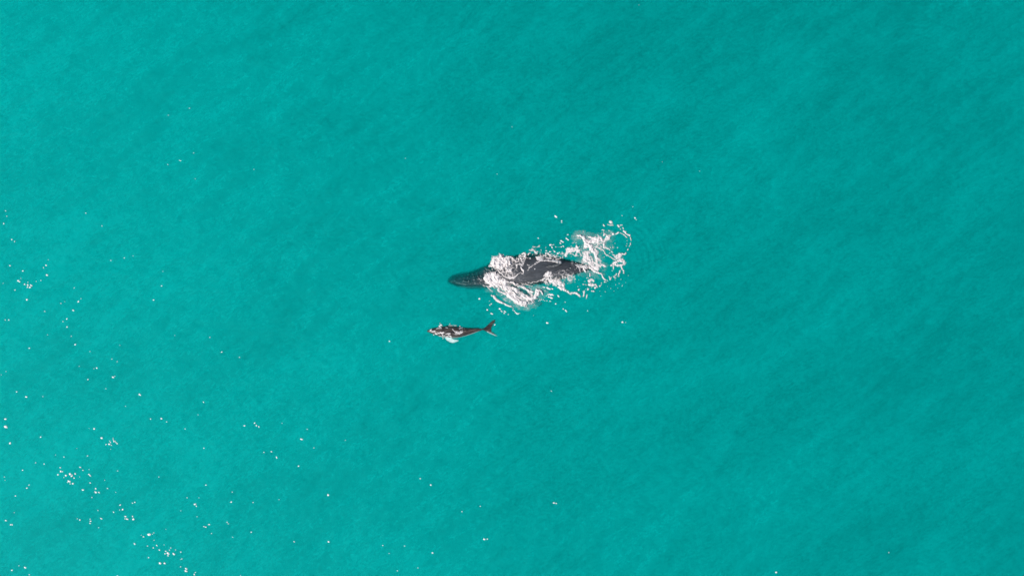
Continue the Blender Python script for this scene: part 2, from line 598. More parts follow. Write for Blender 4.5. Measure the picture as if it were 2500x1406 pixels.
def field(x, y, strokes, grow=0.0):
    f = np.zeros_like(x)
    hole = np.zeros_like(x)
    for fr, pts, wd, st in strokes:
        q = to_world(fr, pts)
        r = wd * FR[fr][2] * M_PX 
        r *= 0.66 + 0.34 * min(max((r / M_PX - 2.6) / 3.0, 0), 1) if len(pts) > 1 else 0.85
        r += grow
        d = np.full(x.shape, 1e9)
        if len(q) == 1:
            d = np.hypot(x - q[0][0], y - q[0][1])
        for (x0, y0), (x1, y1) in zip(q[:-1], q[1:]):
            dx, dy = x1 - x0, y1 - y0
            u = np.clip(((x - x0) * dx + (y - y0) * dy) / max(dx * dx + dy * dy, 1e-9), 0, 1)
            d = np.minimum(d, np.hypot(x - x0 - u * dx, y - y0 - u * dy))
        v = np.clip(1.18 * (1 - (d / (r * 1.45)) ** 2), 0, 1) * abs(st)
        if st > 0:
            f = np.maximum(f, v)
        else:
            hole = np.maximum(hole, v)
    return f - hole


STEP = 0.034


SCATTERED = {'foam_ring', 'foam_lace', 'foam_scatter', 'foam_wisp', 'foam_tuft', 'foam_splash', 'foam_sheen', 'foam_trail'}


def foam(name, strokes, label=None, category=None, aniso=None, cell=0.5, gain=0.95, fine=0.74, halo=0.0, thin=0.27, relief=0.12, lift=0.015, warp=0.20, **props):
    pts = [(p, wd * FR[fr][2] * M_PX * 1.5 + (1.1 if halo else 0)) for fr, ps, wd, st in strokes for p in to_world(fr, ps)]
    x0, x1 = min(p[0] - r for p, r in pts), max(p[0] + r for p, r in pts)
    y0, y1 = min(p[1] - r for p, r in pts), max(p[1] + r for p, r in pts)
    ax, ay = np.arange(x0, x1 + STEP, STEP), np.arange(y0, y1 + STEP, STEP)
    X, Y = np.meshgrid(ax, ay)
    wx = X + warp * (fbm(X / 0.35, Y / 0.35, 71) - 0.5) * 2
    wy = Y + warp * (fbm(X / 0.35, Y / 0.35, 83) - 0.5) * 2
    Fd = field(wx, wy, strokes) * gain
    cell *= fine
    if aniso is not None:
        ang, ratio = aniso
        c, s = math.cos(ang), math.sin(ang)
        U, W = (wx * c + wy * s) / ratio, (-wx * s + wy * c)
    else:
        U, W = wx, wy
    lace = 0.50 * np.clip(worley_edge(U / cell, W / cell, 11) / 0.5, 0, 1) + 0.32 * np.clip(worley_edge(U / (cell * 0.42), W / (cell * 0.42), 29) / 0.5, 0, 1) + 0.42 * vnoise(U / 0.10, W / 0.10, 41)
    H = Fd - lace
    idx = np.full(X.shape, -1, np.int64)
    cellH = (H[:-1, :-1] + H[:-1, 1:] + H[1:, 1:] + H[1:, :-1]) / 4
    Fc = np.maximum.reduce([Fd[:-1, :-1], Fd[:-1, 1:], Fd[1:, 1:], Fd[1:, :-1]])
    keep = (cellH > -0.14) | ((cellH > -0.55) & (Fc > 0.12))
    Ha = np.zeros_like(X)
    if halo:
        Ha = field(wx, wy, [q for q in strokes if q[3] > 0], 0.30) * (0.25 + 0.75 * sstep(0.3, 0.7, fbm(X / 0.5, Y / 0.5, 33)))
        keep |= np.minimum(Ha[:-1, :-1], Ha[1:, 1:]) > 0.08
    ny, nx = X.shape

    def build(keep, zfun, nm, cover, parent=None, thick=0.03):
        lin = np.arange(ny * nx).reshape(ny, nx)
        q = np.stack([lin[:-1, :-1][keep], lin[:-1, 1:][keep], lin[1:, 1:][keep], lin[1:, :-1][keep]], -1)
        if not len(q):
            return None
        used, inv = np.unique(q.ravel(), return_inverse=True)
        xs, ys, hs, ha = X.ravel()[used], Y.ravel()[used], H.ravel()[used], Ha.ravel()[used]
        jit = 0.35 * STEP
        jx, jy = (_h(used, used * 0 + 3, 7) - 0.5) * jit * 2, (_h(used, used * 0 + 9, 8) - 0.5) * jit * 2
        zs = zfun(xs, ys, hs)
        ok = np.isfinite(zs)
        zs = np.where(ok, zs, 0)
        q = inv.reshape(-1, 4)
        q = q[ok[q].all(1)]
        if not len(q):
            return None
        # close each flake downwards so that it has thickness
        n = len(xs)
        top = np.stack([xs + jx, ys + jy, zs], -1)
        bot = top - np.array([0, 0, thick])
        e = np.concatenate([q[:, [0, 1]], q[:, [1, 2]], q[:, [2, 3]], q[:, [3, 0]]])
        key = np.minimum(e[:, 0], e[:, 1]) * n + np.maximum(e[:, 0], e[:, 1])
        _u, first, cnt = np.unique(key, return_index=True, return_counts=True)
        rim = e[first[cnt == 1]]
        side = np.stack([rim[:, 1], rim[:, 0], rim[:, 0] + n, rim[:, 1] + n], -1)
        faces = np.concatenate([q, side, q[:, ::-1] + n])
        me = mesh(nm, np.concatenate([top, bot]).tolist(), faces.tolist())
        cv = np.clip(cover(hs, xs, ys) + halo * ha * clear_of_whale(xs, ys), 0.0, 1)
        at = me.attributes.new('cover', 'FLOAT', 'POINT')
        at.data.foreach_set('value', np.concatenate([cv, cv]).astype(np.float32))
        return obj(nm, me, fm, parent)

    def z_top(xs, ys, hs):
        g, _ = ground(xs, ys)
        puff = np.clip(hs, 0, 1.2) ** 0.7
        return g + lift + relief * puff * (0.35 + 0.9 * fbm(xs / 0.16, ys / 0.16, 5, 2))

    o = build(keep, z_top, name, lambda h, xs, ys: 0.96 * sstep(-0.24, 0.30, h) + thin * sstep(-0.6, -0.1, h) * (0.15 + 1.3 * sstep(0.35, 0.75, fbm(xs / 0.13, ys / 0.13, 19, 2))))
    if label:
        o['label'] = label
        if name in SCATTERED:                 # loose scraps nobody could count
            o['kind'] = 'stuff'
        else:
            o['category'] = category
    for k_, v_ in props.items():
        o[k_] = v_
    return o


G = 'foam patches around the big whale'
foam('foam_burst', [
    ('A', [(560, 520), (800, 480), (1000, 480)], 190, 1.7), ('A', [(830, 290), (860, 420)], 80, 1.2), ('A', [(680, 600), (920, 620)], 170, 1.25),
    ('A', [(1000, 560), (1060, 800), (1120, 900)], 110, 0.95), ('A', [(1000, 900), (990, 1120)], 32, 1.3), ('A', [(700, 800), (900, 900)], 180, 0.6),
    ('A', [(1200, 440), (1400, 480)], 100, 0.65), ('A', [(1100, 600), (1260, 560)], 90, 0.65), ('A', [(260, 700), (400, 620), (520, 560)], 50, 1.05),
    ('A', [(380, 720), (410, 880)], 20, 0.9), ('A', [(540, 760), (540, 960), (500, 1060)], 28, 0.9), ('A', [(1010, 330), (1100, 300)], 32, 1.1),
    ('A', [(1250, 700), (1230, 950), (1180, 1100)], 120, 0.45), ('A', [(1380, 560), (1420, 900)], 50, 0.5)],
    'dense white burst of foam across the big whale just behind its head', 'foam', cell=0.40, gain=0.90, relief=0.26, group=G)
foam('foam_arc', [
    ('A', [(690, 720), (630, 800), (640, 890), (760, 1000), (880, 1110), (1000, 1190), (1150, 1240), (1300, 1220), (1410, 1130), (1460, 1060)], 24, 1.5),
    ('A', [(1460, 1060), (1600, 950)], 13, 1.3), ('A', [(1000, 1180), (1150, 1215), (1320, 1190)], 42, 1.2), ('A', [(1100, 1130), (1330, 1120)], 60, 0.5)],
    'thin curved loop of foam drawn across the big whale\'s dark back', 'foam', cell=0.4, relief=0.08, warp=0.06, group=G)
foam('foam_clump', [('A', [(1580, 720), (1640, 830), (1720, 900)], 50, 1.5), ('A', [(1620, 960), (1680, 1050), (1750, 1020), (1740, 920)], 26, 1.1),
                    ('A', [(1480, 400), (1540, 520)], 38, 1.1), ('A', [(1560, 600), (1440, 690), (1430, 740)], 26, 1.1)],
    'small drop-shaped clump of foam on the middle of the whale\'s back', 'foam', cell=0.4, group=G)
foam('foam_wisp', [('A', [(1760, 240)], 90, 0.95), ('A', [(1620, 300), (1700, 520), (1640, 640)], 90, 0.58), ('A', [(1850, 330), (1980, 360)], 60, 0.55),
                   ('A', [(1900, 880), (1990, 770), (2080, 690)], 26, 0.85), ('A', [(1940, 620), (2000, 690)], 60, 0.45), ('C', [(30, 1320), (120, 1260), (250, 1150)], 30, 0.6)],
    'thin speckled wisp of foam at the whale\'s upper flank beside the burst', 'foam', cell=0.34, group=G)
foam('foam_fan', [
    ('B', [(170, 60), (300, 70), (430, 110)], 115, 1.25), ('B', [(250, 200), (450, 260), (650, 330)], 170, 1.2), ('B', [(40, 110), (110, 200), (140, 250)], 50, 1.4),
    ('B', [(220, 390), (450, 430)], 70, 0.7), ('B', [(600, 300), (800, 520), (1000, 740), (1150, 900)], 100, 0.98), ('B', [(520, 540), (700, 650), (850, 730)], 42, 1.15),
    ('B', [(850, 730), (1000, 800), (1120, 900), (1220, 960), (1350, 960), (1450, 1000)], 64, 1.4), ('B', [(1320, 1050), (1400, 1080), (1480, 1090)], 32, 1.05),
    ('B', [(650, 190), (800, 260), (980, 285), (1180, 315)], 34, 1.4), ('B', [(760, 320), (1000, 480), (1150, 560)], 62, 1.05), ('B', [(1000, 300), (1150, 370)], 30, 1.2),
    ('B', [(1200, 400), (1350, 440), (1500, 520), (1700, 590)], 46, 0.95), ('B', [(1350, 350), (1530, 350), (1680, 400)], 16, 0.95), ('B', [(1100, 700), (1300, 760), (1450, 840)], 90, 0.72),
    ('B', [(1150, 600), (1400, 720), (1500, 740)], 70, 0.68), ('B', [(1480, 790), (1650, 830), (1780, 790), (1840, 700), (1850, 560)], 62, 1.5), ('B', [(1850, 560), (1950, 560), (2030, 650)], 44, 1.1),
    ('B', [(1580, 620), (1600, 760)], 90, 0.6), ('B', [(1500, 880), (1450, 930)], 60, 0.75), ('B', [(900, 480), (1070, 640)], 46, 0.95), ('B', [(1550, 870), (1750, 950)], 36, 0.5),
    ('B', [(1500, 1020), (1700, 970)], 50, 0.5), ('B', [(600, 270), (690, 480)], 26, -0.6), ('B', [(820, 360), (980, 410)], 34, -0.7), ('B', [(1390, 590), (1480, 620)], 60, -0.4)],
    'broad streaked fan of foam spreading off the whale\'s near side toward the calf', 'foam', aniso=(-0.62, 2.6), halo=0.13, cell=0.34, gain=1.02, warp=0.11, relief=0.2, group=G)
foam('foam_streak', [('B', [(280, 720), (350, 745)], 32, 1.4), ('B', [(380, 780), (470, 870), (560, 930), (670, 985)], 46, 1.5), ('B', [(720, 1000), (780, 1040), (860, 1070), (950, 1092)], 30, 1.4)],
    'short solid streak of foam lying apart between the fan and the calf', 'foam', relief=0.1, warp=0.08, group=G)
foam('foam_line', [('B', [(120, 405), (200, 500), (310, 582)], 11, 1.5)], 'fine curved line of foam beside the whale\'s sunken head', 'foam', relief=0.03, warp=0.03, group=G)
foam('foam_crescent', [('A', [(680, 160), (720, 200), (790, 212), (860, 200)], 17, 1.6)], 'tiny crescent of foam in open water above the burst', 'foam', relief=0.03, warp=0.03, group=G)
foam('foam_ridge', [('C', [(300, 1150), (380, 1110), (420, 1100)], 22, 1.1), ('C', [(340, 1010), (400, 1040)], 75, 1.1), ('C', [(400, 1100), (600, 1085), (800, 1090), (950, 1120), (1120, 1152)], 22, 1.6),
                    ('C', [(830, 1060), (1110, 1120)], 36, 1.0), ('C', [(450, 950), (700, 950), (900, 960)], 100, 0.42), ('C', [(930, 1030), (1060, 1030), (1120, 970), (1060, 930)], 12, 1.2), ('C', [(620, 830), (700, 840)], 36, 1.1)],
    'long low ridge of foam along the upper edge of the whale\'s back fin', 'foam', cell=0.36, relief=0.09, warp=0.1, group=G)
foam('foam_scatter', [('C', [(190, 590), (300, 600), (400, 570)], 20, 0.95), ('C', [(50, 700), (150, 700), (230, 750), (300, 780)], 45, 0.66), ('C', [(150, 830), (150, 870)], 18, 0.95),
                      ('C', [(240, 845), (290, 830)], 24, 0.95), ('C', [(20, 820)], 30, 0.8)],
    'sparse scatter of foam on dark water above the whale\'s mid back', 'foam', cell=0.3, group=G)
foam('foam_islet', [('C', [(1290, 900), (1330, 800), (1420, 700), (1520, 680)], 58, 0.92), ('C', [(1430, 760), (1550, 720), (1650, 700), (1740, 780)], 66, 0.98), ('C', [(1660, 560), (1680, 660)], 42, 1.1),
                    ('C', [(1440, 860), (1540, 860), (1640, 900)], 20, 1.4), ('C', [(1670, 790), (1660, 880)], 28, 1.0), ('C', [(1280, 700), (1300, 690)], 30, 0.75), ('C', [(1750, 830), (1820, 880)], 18, 1.0),
                    ('C', [(1150, 770), (1180, 1000)], 12, 1.0), ('C', [(1100, 860), (1200, 850)], 32, 0.9), ('C', [(1610, 800)], 44, -2.0)],
    'lacy islet of foam with one round hole above the whale\'s tail', 'foam', cell=0.42, relief=0.08, group=G)
foam('foam_churn', [('D', [(130, 600), (280, 620), (370, 690)], 34, 1.6), ('D', [(330, 640), (390, 750), (400, 900)], 60, 1.5), ('D', [(400, 900), (340, 1000)], 13, 1.5), ('D', [(440, 850), (520, 800), (650, 760), (780, 720)], 66, 1.15),
                    ('D', [(500, 620), (580, 660), (700, 720)], 38, 1.2), ('D', [(800, 690), (960, 700), (1060, 680)], 66, 0.9), ('D', [(1070, 600)], 78, 1.0), ('D', [(760, 800), (840, 800)], 50, 0.75),
                    ('D', [(930, 800), (990, 880), (1040, 960), (1080, 1000)], 40, 1.0), ('D', [(700, 900), (850, 960)], 80, 0.55), ('D', [(460, 830), (520, 900), (560, 980)], 62, 1.25),
                    ('D', [(520, 980), (620, 1020), (690, 1120), (720, 1220), (740, 1320)], 62, 1.1), ('D', [(600, 920), (680, 1000), (730, 1060)], 28, 0.8), ('D', [(80, 660), (140, 680), (200, 700), (220, 660)], 11, 1.4)],
    'large torn patch of white churned foam behind the whale\'s tail', 'foam', cell=0.44, halo=0.08, relief=0.16, group=G)
foam('foam_wash', [('E', [(340, 240), (330, 330), (290, 370)], 80, 1.0), ('E', [(420, 350), (520, 420), (600, 520)], 130, 0.8), ('E', [(600, 300), (640, 460)], 40, 0.7), ('E', [(440, 590), (560, 660), (740, 740)], 38, 1.3),
                   ('E', [(450, 450), (480, 560)], 80, 0.9), ('E', [(560, 560), (650, 590)], 54, 1.15), ('E', [(110, 530), (220, 570), (330, 560)], 52, 0.92), ('E', [(150, 620), (170, 680)], 28, 0.9),
                   ('E', [(260, 640), (280, 690)], 28, 0.9), ('E', [(230, 500)], 18, 1.4), ('E', [(110, 465), (240, 475)], 8, 1.3), ('E', [(470, 240), (560, 330)], 40, -0.8)],
    'streaked translucent wash of foam over the flukes at the end of the tail', 'foam', aniso=(-0.75, 2.4), halo=0.11, cell=0.32, gain=0.92, relief=0.12, group=G)
foam('foam_ring', [('D', [(1160, 140)], 46, 1.3), ('D', [(1170, 190)], 32, 0.8), ('D', [(1080, 240), (1240, 255)], 11, 1.5), ('D', [(950, 240), (990, 270)], 18, 1.3), ('D', [(880, 395), (970, 395)], 17, 1.4),
                   ('D', [(940, 420), (910, 490)], 11, 1.3), ('D', [(950, 535)], 34, 1.2), ('D', [(970, 520), (1050, 550)], 12, 1.1), ('D', [(1100, 410), (1160, 440)], 9, 1.4), ('D', [(770, 575)], 19, 1.4), ('D', [(670, 640)], 27, 1.2),
                   ('D', [(1230, 540)], 36, 1.2), ('D', [(1330, 520), (1400, 470)], 30, 1.2), ('D', [(1380, 260), (1420, 300)], 34, 1.2), ('D', [(1400, 240), (1510, 245)], 11, 1.4), ('D', [(1520, 330), (1540, 360)], 16, 1.3),
                   ('D', [(1460, 385)], 14, 1.5), ('D', [(1560, 430), (1620, 470), (1650, 530), (1700, 560), (1770, 590)], 34, 1.1), ('D', [(1460, 490), (1560, 550), (1660, 660)], 11, 1.5), ('D', [(1780, 650), (1820, 715)], 12, 1.4),
                   ('D', [(1780, 810), (1765, 870)], 16, 1.4), ('D', [(1740, 920)], 16, 1.4), ('D', [(1690, 1010)], 22, 1.3), ('D', [(1660, 740)], 9, 1.3), ('D', [(1670, 830)], 10, 1.3), ('D', [(1655, 890)], 10, 1.3),
                   ('D', [(1160, 950)], 12, 1.4), ('D', [(1365, 955)], 13, 1.4), ('D', [(1080, 970), (1150, 1040)], 17, 1.1), ('D', [(1190, 1070), (1240, 1100)], 15, 1.3),
                   ('D', [(830, 960), (930, 1010), (980, 1140), (1060, 1200), (1160, 1250), (1260, 1320), (1310, 1340)], 17, 1.2), ('D', [(1230, 1180), (1310, 1230), (1400, 1210)], 28, 0.95), ('D', [(1440, 1190)], 62, 1.25),
                   ('D', [(1510, 1150), (1610, 1160), (1640, 1110)], 22, 1.15), ('D', [(1300, 1290), (1450, 1270), (1540, 1350)], 55, 0.7)],
    'broken ring of foam round a smooth dark disc of water, farthest behind the tail', 'foam', cell=0.34, relief=0.09, warp=0.10, group=G)
foam('foam_lace', [('E', [(1000, 510), (1080, 460), (1130, 430)], 42, 0.9), ('E', [(1050, 530), (1060, 620)], 22, 0.95), ('E', [(1120, 500), (1220, 510), (1300, 500)], 42, 0.95), ('E', [(1240, 390), (1310, 390), (1340, 460)], 46, 0.9),
                   ('E', [(1180, 400), (1230, 420)], 28, 0.85), ('E', [(1250, 540), (1300, 610), (1340, 660)], 19, 1.2), ('E', [(1240, 650), (1200, 720), (1210, 780)], 21, 1.05), ('E', [(1340, 700)], 14, 1.4),
                   ('E', [(1060, 800), (1130, 850)], 12, 1.4), ('E', [(1090, 780), (1150, 735)], 11, 1.3), ('E', [(940, 830), (970, 880), (1000, 820)], 17, 1.4), ('E', [(720, 540), (780, 510), (840, 540)], 22, 1.15),
                   ('E', [(760, 770), (790, 850), (830, 900)], 22, 1.2), ('E', [(830, 950)], 15, 1.4), ('E', [(745, 985)], 12, 1.4), ('E', [(690, 1060)], 24, 1.2)],
    'loose lace of foam just below the broken ring', 'foam', cell=0.34, relief=0.08, warp=0.12, group=G)
foam('foam_tuft', [('E', [(430, 720), (430, 810)], 21, 1.2), ('E', [(430, 930), (470, 890), (540, 920)], 38, 1.0), ('E', [(440, 1010), (520, 1040)], 50, 1.15), ('E', [(560, 1030), (610, 1090), (570, 1130)], 24, 1.2),
                   ('E', [(360, 850), (390, 860)], 12, 1.3), ('E', [(260, 1040)], 12, 1.3), ('E', [(330, 1030)], 12, 1.3), ('E', [(390, 1150)], 34, 1.1), ('E', [(480, 1190), (540, 1190)], 17, 1.3), ('E', [(140, 1170)], 22, 1.1)],
    'upright row of small foam tufts below the wash at the tail', 'foam', cell=0.36, relief=0.12, warp=0.12, group=G)
foam('foam_trail', [('E', [(0, 1240), (100, 1250), (180, 1320)], 25, 1.15), ('E', [(270, 1190), (270, 1270), (250, 1350)], 27, 1.15), ('E', [(360, 1290), (340, 1380)], 18, 1.1), ('E', [(180, 1340)], 30, 1.0),
                    ('H', [(1060, 1030), (1160, 1080)], 40, 1.2), ('H', [(1180, 1090), (1280, 1140), (1340, 1180)], 30, 1.0), ('H', [(1380, 1140), (1500, 1170), (1570, 1240)], 30, 1.0)],
    'wavering trail of foam drifting below the tail, lowest of the tail patches', 'foam', cell=0.36, relief=0.08, warp=0.12, group=G)
foam('foam_flank', [('H', [(620, 860), (700, 800), (740, 760)], 18, 1.25), ('H', [(740, 700), (850, 720)], 50, 0.98), ('H', [(760, 790), (900, 870), (1000, 900), (1120, 950)], 54, 0.95), ('H', [(700, 870), (740, 890)], 70, 0.5),
                    ('H', [(900, 960), (990, 980)], 32, 0.85), ('H', [(1130, 920), (1150, 1010)], 22, 0.95), ('H', [(1000, 760), (1200, 740), (1300, 780)], 120, 0.36), ('H', [(0, 930), (300, 915), (600, 860)], 10, 0.8)],
    'ragged foam along the near flank ahead of the tail', 'foam', cell=0.38, relief=0.12, group=G)

G2 = 'foam on the calf'
foam('foam_sheen', [('F', [(190, 640), (240, 600)], 40, 1.2), ('F', [(260, 690), (330, 710), (400, 640)], 36, 0.75), ('F', [(420, 760), (480, 800)], 42, 0.95), ('F', [(520, 740), (580, 770)], 32, 0.85), ('F', [(640, 730), (700, 760), (780, 720)], 42, 0.95),
                   ('F', [(720, 820), (760, 870), (820, 850)], 46, 0.85), ('F', [(900, 780), (1040, 770)], 42, 0.95), ('F', [(1000, 860), (1100, 890)], 42, 0.95), ('F', [(820, 930), (1000, 900)], 28, 0.8), ('F', [(560, 880), (640, 900), (760, 930)], 13, 1.4)],
    'film of foam running over the calf\'s head and shoulder', 'foam', cell=0.22, relief=0.03, warp=0.06, lift=0.008, group=G2)  # glints on the wet skin are built as foam here too
foam('foam_sheen_patch', [('F', [(1150, 600), (1250, 680), (1350, 680)], 24, 1.1), ('F', [(1330, 720), (1430, 740), (1530, 710)], 70, 0.9), ('F', [(1240, 790), (1320, 800)], 28, 0.7), ('F', [(1480, 530), (1580, 530)], 28, 1.4),
                    ('F', [(1420, 540), (1480, 570)], 26, 0.85), ('F', [(1560, 640)], 28, 0.6), ('F', [(850, 510), (960, 530)], 13, 1.2), ('F', [(1670, 570)], 11, 1.4)],
    'pale foam patch over the middle of the calf\'s back', 'foam', cell=0.22, relief=0.03, warp=0.06, lift=0.008, group=G2)  # holds the wet back's sheen as pale pieces besides foam
foam('foam_splash', [('F', [(450, 550), (560, 540), (680, 540)], 22, 1.2), ('F', [(600, 480), (640, 500)], 40, 1.1), ('F', [(560, 470), (640, 400), (700, 430)], 24, 1.2), ('F', [(590, 345)], 16, 1.4),
                     ('F', [(990, 440), (1140, 450)], 15, 1.3), ('F', [(1180, 430), (1340, 450)], 8, 1.1), ('F', [(1450, 465)], 19, 1.4), ('F', [(1030, 370)], 15, 1.0)],
    'little splash of foam along the upper edge of the calf', 'foam', cell=0.22, relief=0.06, warp=0.06, group=G2)

# ---------------------------------------------------------------- loose flecks of foam, and white flecks modelled in place of sun sparkle on the water
R1 = [(53, 60, 6), (62, 112, 6), (36, 184, 9), (840, 83, 7), (996, 206, 6), (112, 339, 9), (140, 356, 6), (98, 594, 10), (448, 590, 11), (422, 612, 6), (225, 645, 9), (456, 686, 13), (180, 740, 11), (192, 750, 10), (242, 775, 9), (272, 782, 10), (300, 783, 9), (312, 788, 8), (295, 805, 12), (272, 803, 9), (274, 755, 5), (352, 747, 5), (399, 736, 6), (147, 831, 8), (268, 923, 12), (1080, 544, 7), (1211, 518, 7), (1297, 499, 5), (724, 809, 6), (790, 916, 5), (765, 943, 12), (720, 1028, 12), (598, 960, 7), (632, 945, 4), (440, 1038, 7), (53, 1121, 7), (87, 1121, 8), (658, 1111, 9), (619, 1138, 6), (657, 1190, 9), (698, 1279, 6), (731, 1361, 12), (290, 1396, 9), (1578, 790, 7), (1500, 928, 9), (2049, 1291, 6), (1168, 1369, 4), (470, 536, 4), (1590, 650, 4), (1707, 1273, 4), (466, 1267, 4), (207, 718, 4), (33, 765, 4)]
R2 = [(878, 30, 5), (1090, 105, 6), (1143, 129, 6), (770, 175, 4), (63, 225, 5), (14, 258, 5), (914, 199, 4), (942, 192, 10), (860, 303, 8), (1102, 281, 12), (1120, 272, 5), (1034, 394, 5), (163, 423, 8), (258, 473, 13), (417, 470, 5), (1360, 450, 12), (1370, 456, 8), (1220, 565, 5), (1982, 525, 9), (2163, 36, 9), (2335, 88, 6), (1932, 648, 4), (54, 689, 14), (58, 765, 18), (1472, 686, 8), (1574, 685, 13), (1625, 716, 7), (919, 783, 13), (399, 863, 9), (100, 924, 13), (868, 780, 3), (992, 875, 12), (983, 873, 8), (1804, 785, 7), (2383, 752, 8), (2485, 727, 7), (1102, 875, 5), (1103, 890, 7), (1110, 907, 9), (1122, 903, 6), (1130, 916, 8), (1141, 928, 9), (1068, 903, 6), (1077, 916, 8), (1065, 934, 11), (1085, 944, 6), (1032, 937, 7), (1079, 982, 4), (1989, 972, 7), (751, 972, 4), (545, 1037, 4)]
R3 = [(624, 243, 7), (853, 232, 7), (351, 298, 7), (433, 310, 7), (221, 371, 8), (586, 347, 9), (593, 384, 12), (611, 386, 7), (563, 415, 9), (644, 423, 13), (683, 408, 14), (700, 420, 7), (695, 432, 11), (730, 409, 11), (719, 449, 10), (671, 480, 18), (710, 503, 12), (683, 505, 7), (780, 345, 10), (805, 374, 7), (867, 365, 5), (868, 412, 9), (880, 424, 11), (881, 495, 9), (775, 437, 4), (623, 443, 5), (656, 492, 5), (812, 565, 11), (803, 560, 6), (933, 551, 10), (936, 588, 12), (927, 578, 6), (966, 589, 10), (1046, 551, 8), (1128, 587, 5), (1020, 470, 5), (1147, 379, 6), (1549, 438, 6), (2010, 516, 9), (2266, 585, 5), (1828, 639, 6), (1942, 639, 5), (898, 636, 6), (264, 545, 9), (285, 516, 7), (151, 622, 8), (44, 438, 5), (48, 470, 5), (142, 783, 6), (63, 860, 11), (105, 902, 9), (121, 903, 10), (756, 843, 6), (782, 855, 10), (881, 847, 6), (884, 868, 10), (880, 888, 9), (994, 840, 12), (954, 763, 6), (1176, 708, 9), (1198, 753, 12), (1170, 757, 6), (1112, 778, 9), (1315, 684, 9), (1293, 692, 8), (1225, 821, 11), (1242, 846, 13), (1222, 844, 6), (1296, 820, 9), (1304, 848, 13), (967, 928, 6), (1900, 704, 12), (1915, 721, 8), (2255, 682, 10), (2468, 686, 7), (1763, 766, 4), (1922, 824, 6), (1990, 919, 9), (2007, 926, 8), (2038, 902, 11), (2217, 878, 7), (2227, 893, 6), (2063, 987, 6), (2268, 1026, 5), (2450, 974, 7), (1458, 996, 18), (1502, 980, 6), (1490, 993, 5), (1404, 1016, 9), (1382, 1002, 4), (1316, 1087, 10), (1502, 1053, 5), (1438, 1110, 7), (1528, 1105, 9), (1494, 1129, 8), (1555, 1149, 10), (1601, 1098, 4), (1666, 1128, 7), (1652, 1150, 6), (1712, 1147, 6), (1764, 1169, 7), (1615, 1161, 9), (1637, 1182, 16), (1607, 1185, 9), (1637, 1205, 9), (1693, 1186, 16), (1772, 1237, 7), (1760, 1241, 4), (1448, 1223, 8), (1557, 1281, 14), (1604, 1279, 14), (1760, 1314, 7), (1813, 1331, 14), (1813, 1354, 16), (1904, 1368, 7), (1894, 1388, 11), (242, 1322, 13), (184, 1302, 6), (117, 1346, 9), (288, 1388, 7), (1147, 1400, 8), (2348, 1394, 5), (1618, 947, 4)]
R4 = [(340, 132, 7), (423, 111, 8), (438, 131, 9), (458, 141, 8), (655, 113, 4), (816, 248, 12), (868, 163, 5), (923, 320, 5), (1188, 257, 4), (502, 357, 6), (566, 352, 8), (607, 402, 10), (792, 476, 8), (1045, 718, 12), (1822, 579, 7), (1911, 634, 9), (2175, 858, 6), (2329, 814, 5), (628, 758, 4), (1047, 1115, 10), (755, 1113, 7), (394, 1032, 7), (1505, 1144, 6), (1690, 1147, 6), (1558, 1212, 5), (1926, 1207, 11), (2363, 1092, 10), (2389, 1090, 7), (1629, 1357, 6), (1803, 1334, 5), (233, 693, 5)]
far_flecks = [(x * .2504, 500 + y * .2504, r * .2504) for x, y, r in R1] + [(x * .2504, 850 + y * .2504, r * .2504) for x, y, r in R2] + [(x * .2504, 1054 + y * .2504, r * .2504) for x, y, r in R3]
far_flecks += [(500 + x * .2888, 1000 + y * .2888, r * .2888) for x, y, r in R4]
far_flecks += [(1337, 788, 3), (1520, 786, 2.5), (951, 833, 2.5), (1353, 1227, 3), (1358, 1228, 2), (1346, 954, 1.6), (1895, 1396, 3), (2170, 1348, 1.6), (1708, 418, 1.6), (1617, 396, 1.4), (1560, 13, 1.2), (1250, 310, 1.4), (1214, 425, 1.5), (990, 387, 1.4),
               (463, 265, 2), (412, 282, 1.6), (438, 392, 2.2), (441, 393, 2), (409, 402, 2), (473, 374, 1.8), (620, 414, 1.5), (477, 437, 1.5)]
C_ = lambda x, y, r: (1290 + x * .0711, 560 + y * .0711, r * .0711)
H_ = lambda x, y, r: (1260 + x * .0996, 600 + y * .0996, r * .0996)
Z_ = lambda x, y, r: (1060 + x * .2162, 500 + y * .2162, r * .2162)
B_ = lambda x, y, r: (1180 + x * .0711, 670 + y * .0711, r * .0711)
near_flecks = [C_(*p) for p in [(340, 305, 26), (1355, 185, 26), (1300, 310, 34), (1340, 340, 36), (1375, 365, 30), (1120, 395, 36), (1150, 415, 38), (1195, 440, 26), (1095, 470, 28), (1112, 490, 22), (760, 535, 46), (820, 540, 18), (868, 525, 20), (805, 610, 24), (820, 635, 26), (930, 603, 17), (1130, 600, 28), (1195, 578, 28), (1215, 610, 18), (605, 730, 26), (625, 745, 24), (885, 750, 32), (905, 770, 30), (735, 770, 32), (765, 770, 22), (1000, 825, 34), (1030, 830, 30), (1060, 795, 24), (1470, 580, 17), (1635, 475, 20), (1840, 745, 16), (1755, 590, 16), (1640, 240, 18)]]
near_flecks += [H_(*p) for p in [(670, 1015, 22), (700, 1018, 22), (765, 1030, 32), (795, 1045, 36), (830, 1058, 30), (885, 1055, 24), (800, 1195, 32), (840, 1195, 36), (880, 1198, 34), (905, 1210, 22), (800, 1250, 26), (830, 1262, 18), (860, 1275, 28), (885, 1285, 24), (1025, 1225, 22), (1045, 1238, 22), (740, 1225, 14), (555, 1350, 13), (590, 1337, 13), (622, 1318, 15), (665, 1322, 15), (703, 1345, 13), (757, 1348, 15), (825, 1357, 16), (845, 1360, 14), (710, 1100, 16), (1200, 1380, 15), (455, 573, 18)]]
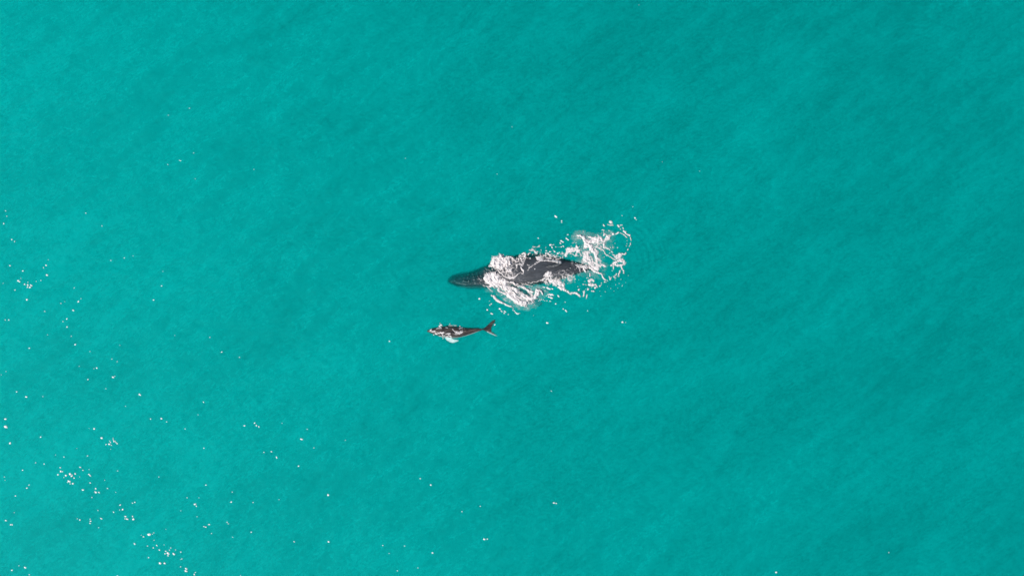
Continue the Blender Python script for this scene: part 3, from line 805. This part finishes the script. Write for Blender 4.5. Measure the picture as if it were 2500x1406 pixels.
near_flecks += [Z_(*p) for p in [(1368, 128, 13), (1380, 138, 14), (1440, 182, 9), (1440, 200, 8), (2268, 150, 12), (2280, 170, 6), (512, 1060, 13), (645, 1118, 9), (628, 1133, 8), (1372, 1118, 11), (1458, 1175, 9), (1485, 1192, 11), (1496, 1204, 11), (1275, 1332, 13), (685, 1352, 9), (2120, 1325, 8), (2132, 1328, 6), (2160, 1326, 5), (2242, 25, 5), (2120, 125, 6), (1733, 1196, 6), (1478, 1098, 5), (1122, 1248, 4), (656, 582, 6), (704, 580, 5)]]
near_flecks += [B_(*p) for p in [(140, 1215, 36), (265, 1335, 26), (305, 1355, 34), (565, 1175, 40), (615, 1245, 22), (640, 1275, 24), (735, 1265, 30), (765, 1285, 26), (720, 1328, 32), (860, 1370, 22), (1020, 1220, 24), (1065, 1245, 26), (1030, 1170, 15), (1100, 1305, 26), (1130, 1320, 26), (1160, 1345, 34), (1195, 1350, 28), (1225, 1330, 16), (1255, 1330, 12), (640, 705, 20), (215, 915, 12), (1050, 1078, 16), (1480, 1085, 28)]]
near_flecks += [(1040 + x * .0569, 770 + y * .0569, r * .0569) for x, y, r in [(330, 835, 26), (735, 980, 28)]] + [(1208, 792.5, 2.0)]
rng = np.random.default_rng(4)
for _ in range(90):                       # spray specks too fine to place singly
    a, d = rng.random() * 6.283, rng.random() ** 0.5
    near_flecks.append((1465 + 75 * d * math.cos(a), 655 + 70 * d * math.sin(a), 0.5 + 0.7 * rng.random()))
for _ in range(60):
    near_flecks.append((1300 + 130 * rng.random(), 602 + 26 * rng.random(), 0.5 + 0.6 * rng.random()))


def flecks(name, items, label, seed, mat):
    rg = np.random.default_rng(seed)
    vs, fs = [], []
    xs = np.array([P(a, b_)[0] for a, b_, _ in items])
    ys = np.array([P(a, b_)[1] for a, b_, _ in items])
    zs, _ = ground(xs, ys)
    for (px, py, r), x, y, z in zip(items, xs, ys, zs):
        r = r * M_PX * (0.74 if py > 470 else 0.50)
        b0 = len(vs)
        n = 9
        ph, el, ea = rg.random() * 6.28, 1 + 0.35 * rg.random(), rg.normal() * 0.5 - 0.3
        for lev, hh in ((1.0, -0.02), (0.72, 0.30), (0.3, 0.5)):
            for j in range(n):
                a = ph + 2 * math.pi * j / n
                rr = r * lev * (1 + 0.16 * rg.normal() * (lev > 0.9))
                u, v = rr * math.cos(a) * el, rr * math.sin(a) / el
                vs.append((x + u * math.cos(ea) - v * math.sin(ea), y + u * math.sin(ea) + v * math.cos(ea), z + 0.012 + hh * r * 0.5))
        for i in range(2):
            for j in range(n):
                k2 = (j + 1) % n
                fs.append((b0 + i * n + j, b0 + i * n + k2, b0 + (i + 1) * n + k2, b0 + (i + 1) * n + j))
        fs.append(tuple(b0 + 2 * n + j for j in range(n)))
    obj(name, mesh(name, vs, fs), mat, kind='stuff', label=label)


gm, t, out = material('foam_and_glint')  # white shared by foam flecks and the glints modelled as flecks
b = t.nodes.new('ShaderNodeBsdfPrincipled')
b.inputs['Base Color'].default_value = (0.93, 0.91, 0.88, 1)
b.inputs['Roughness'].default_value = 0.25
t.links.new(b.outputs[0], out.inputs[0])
flecks('sparkle', far_flecks, 'scattered white flecks modelled as sun glints on the open water, thickest at lower left', 1, gm)
flecks('foam_specks', near_flecks, 'loose white flecks of foam strewn on the water round the whale', 2, gm)
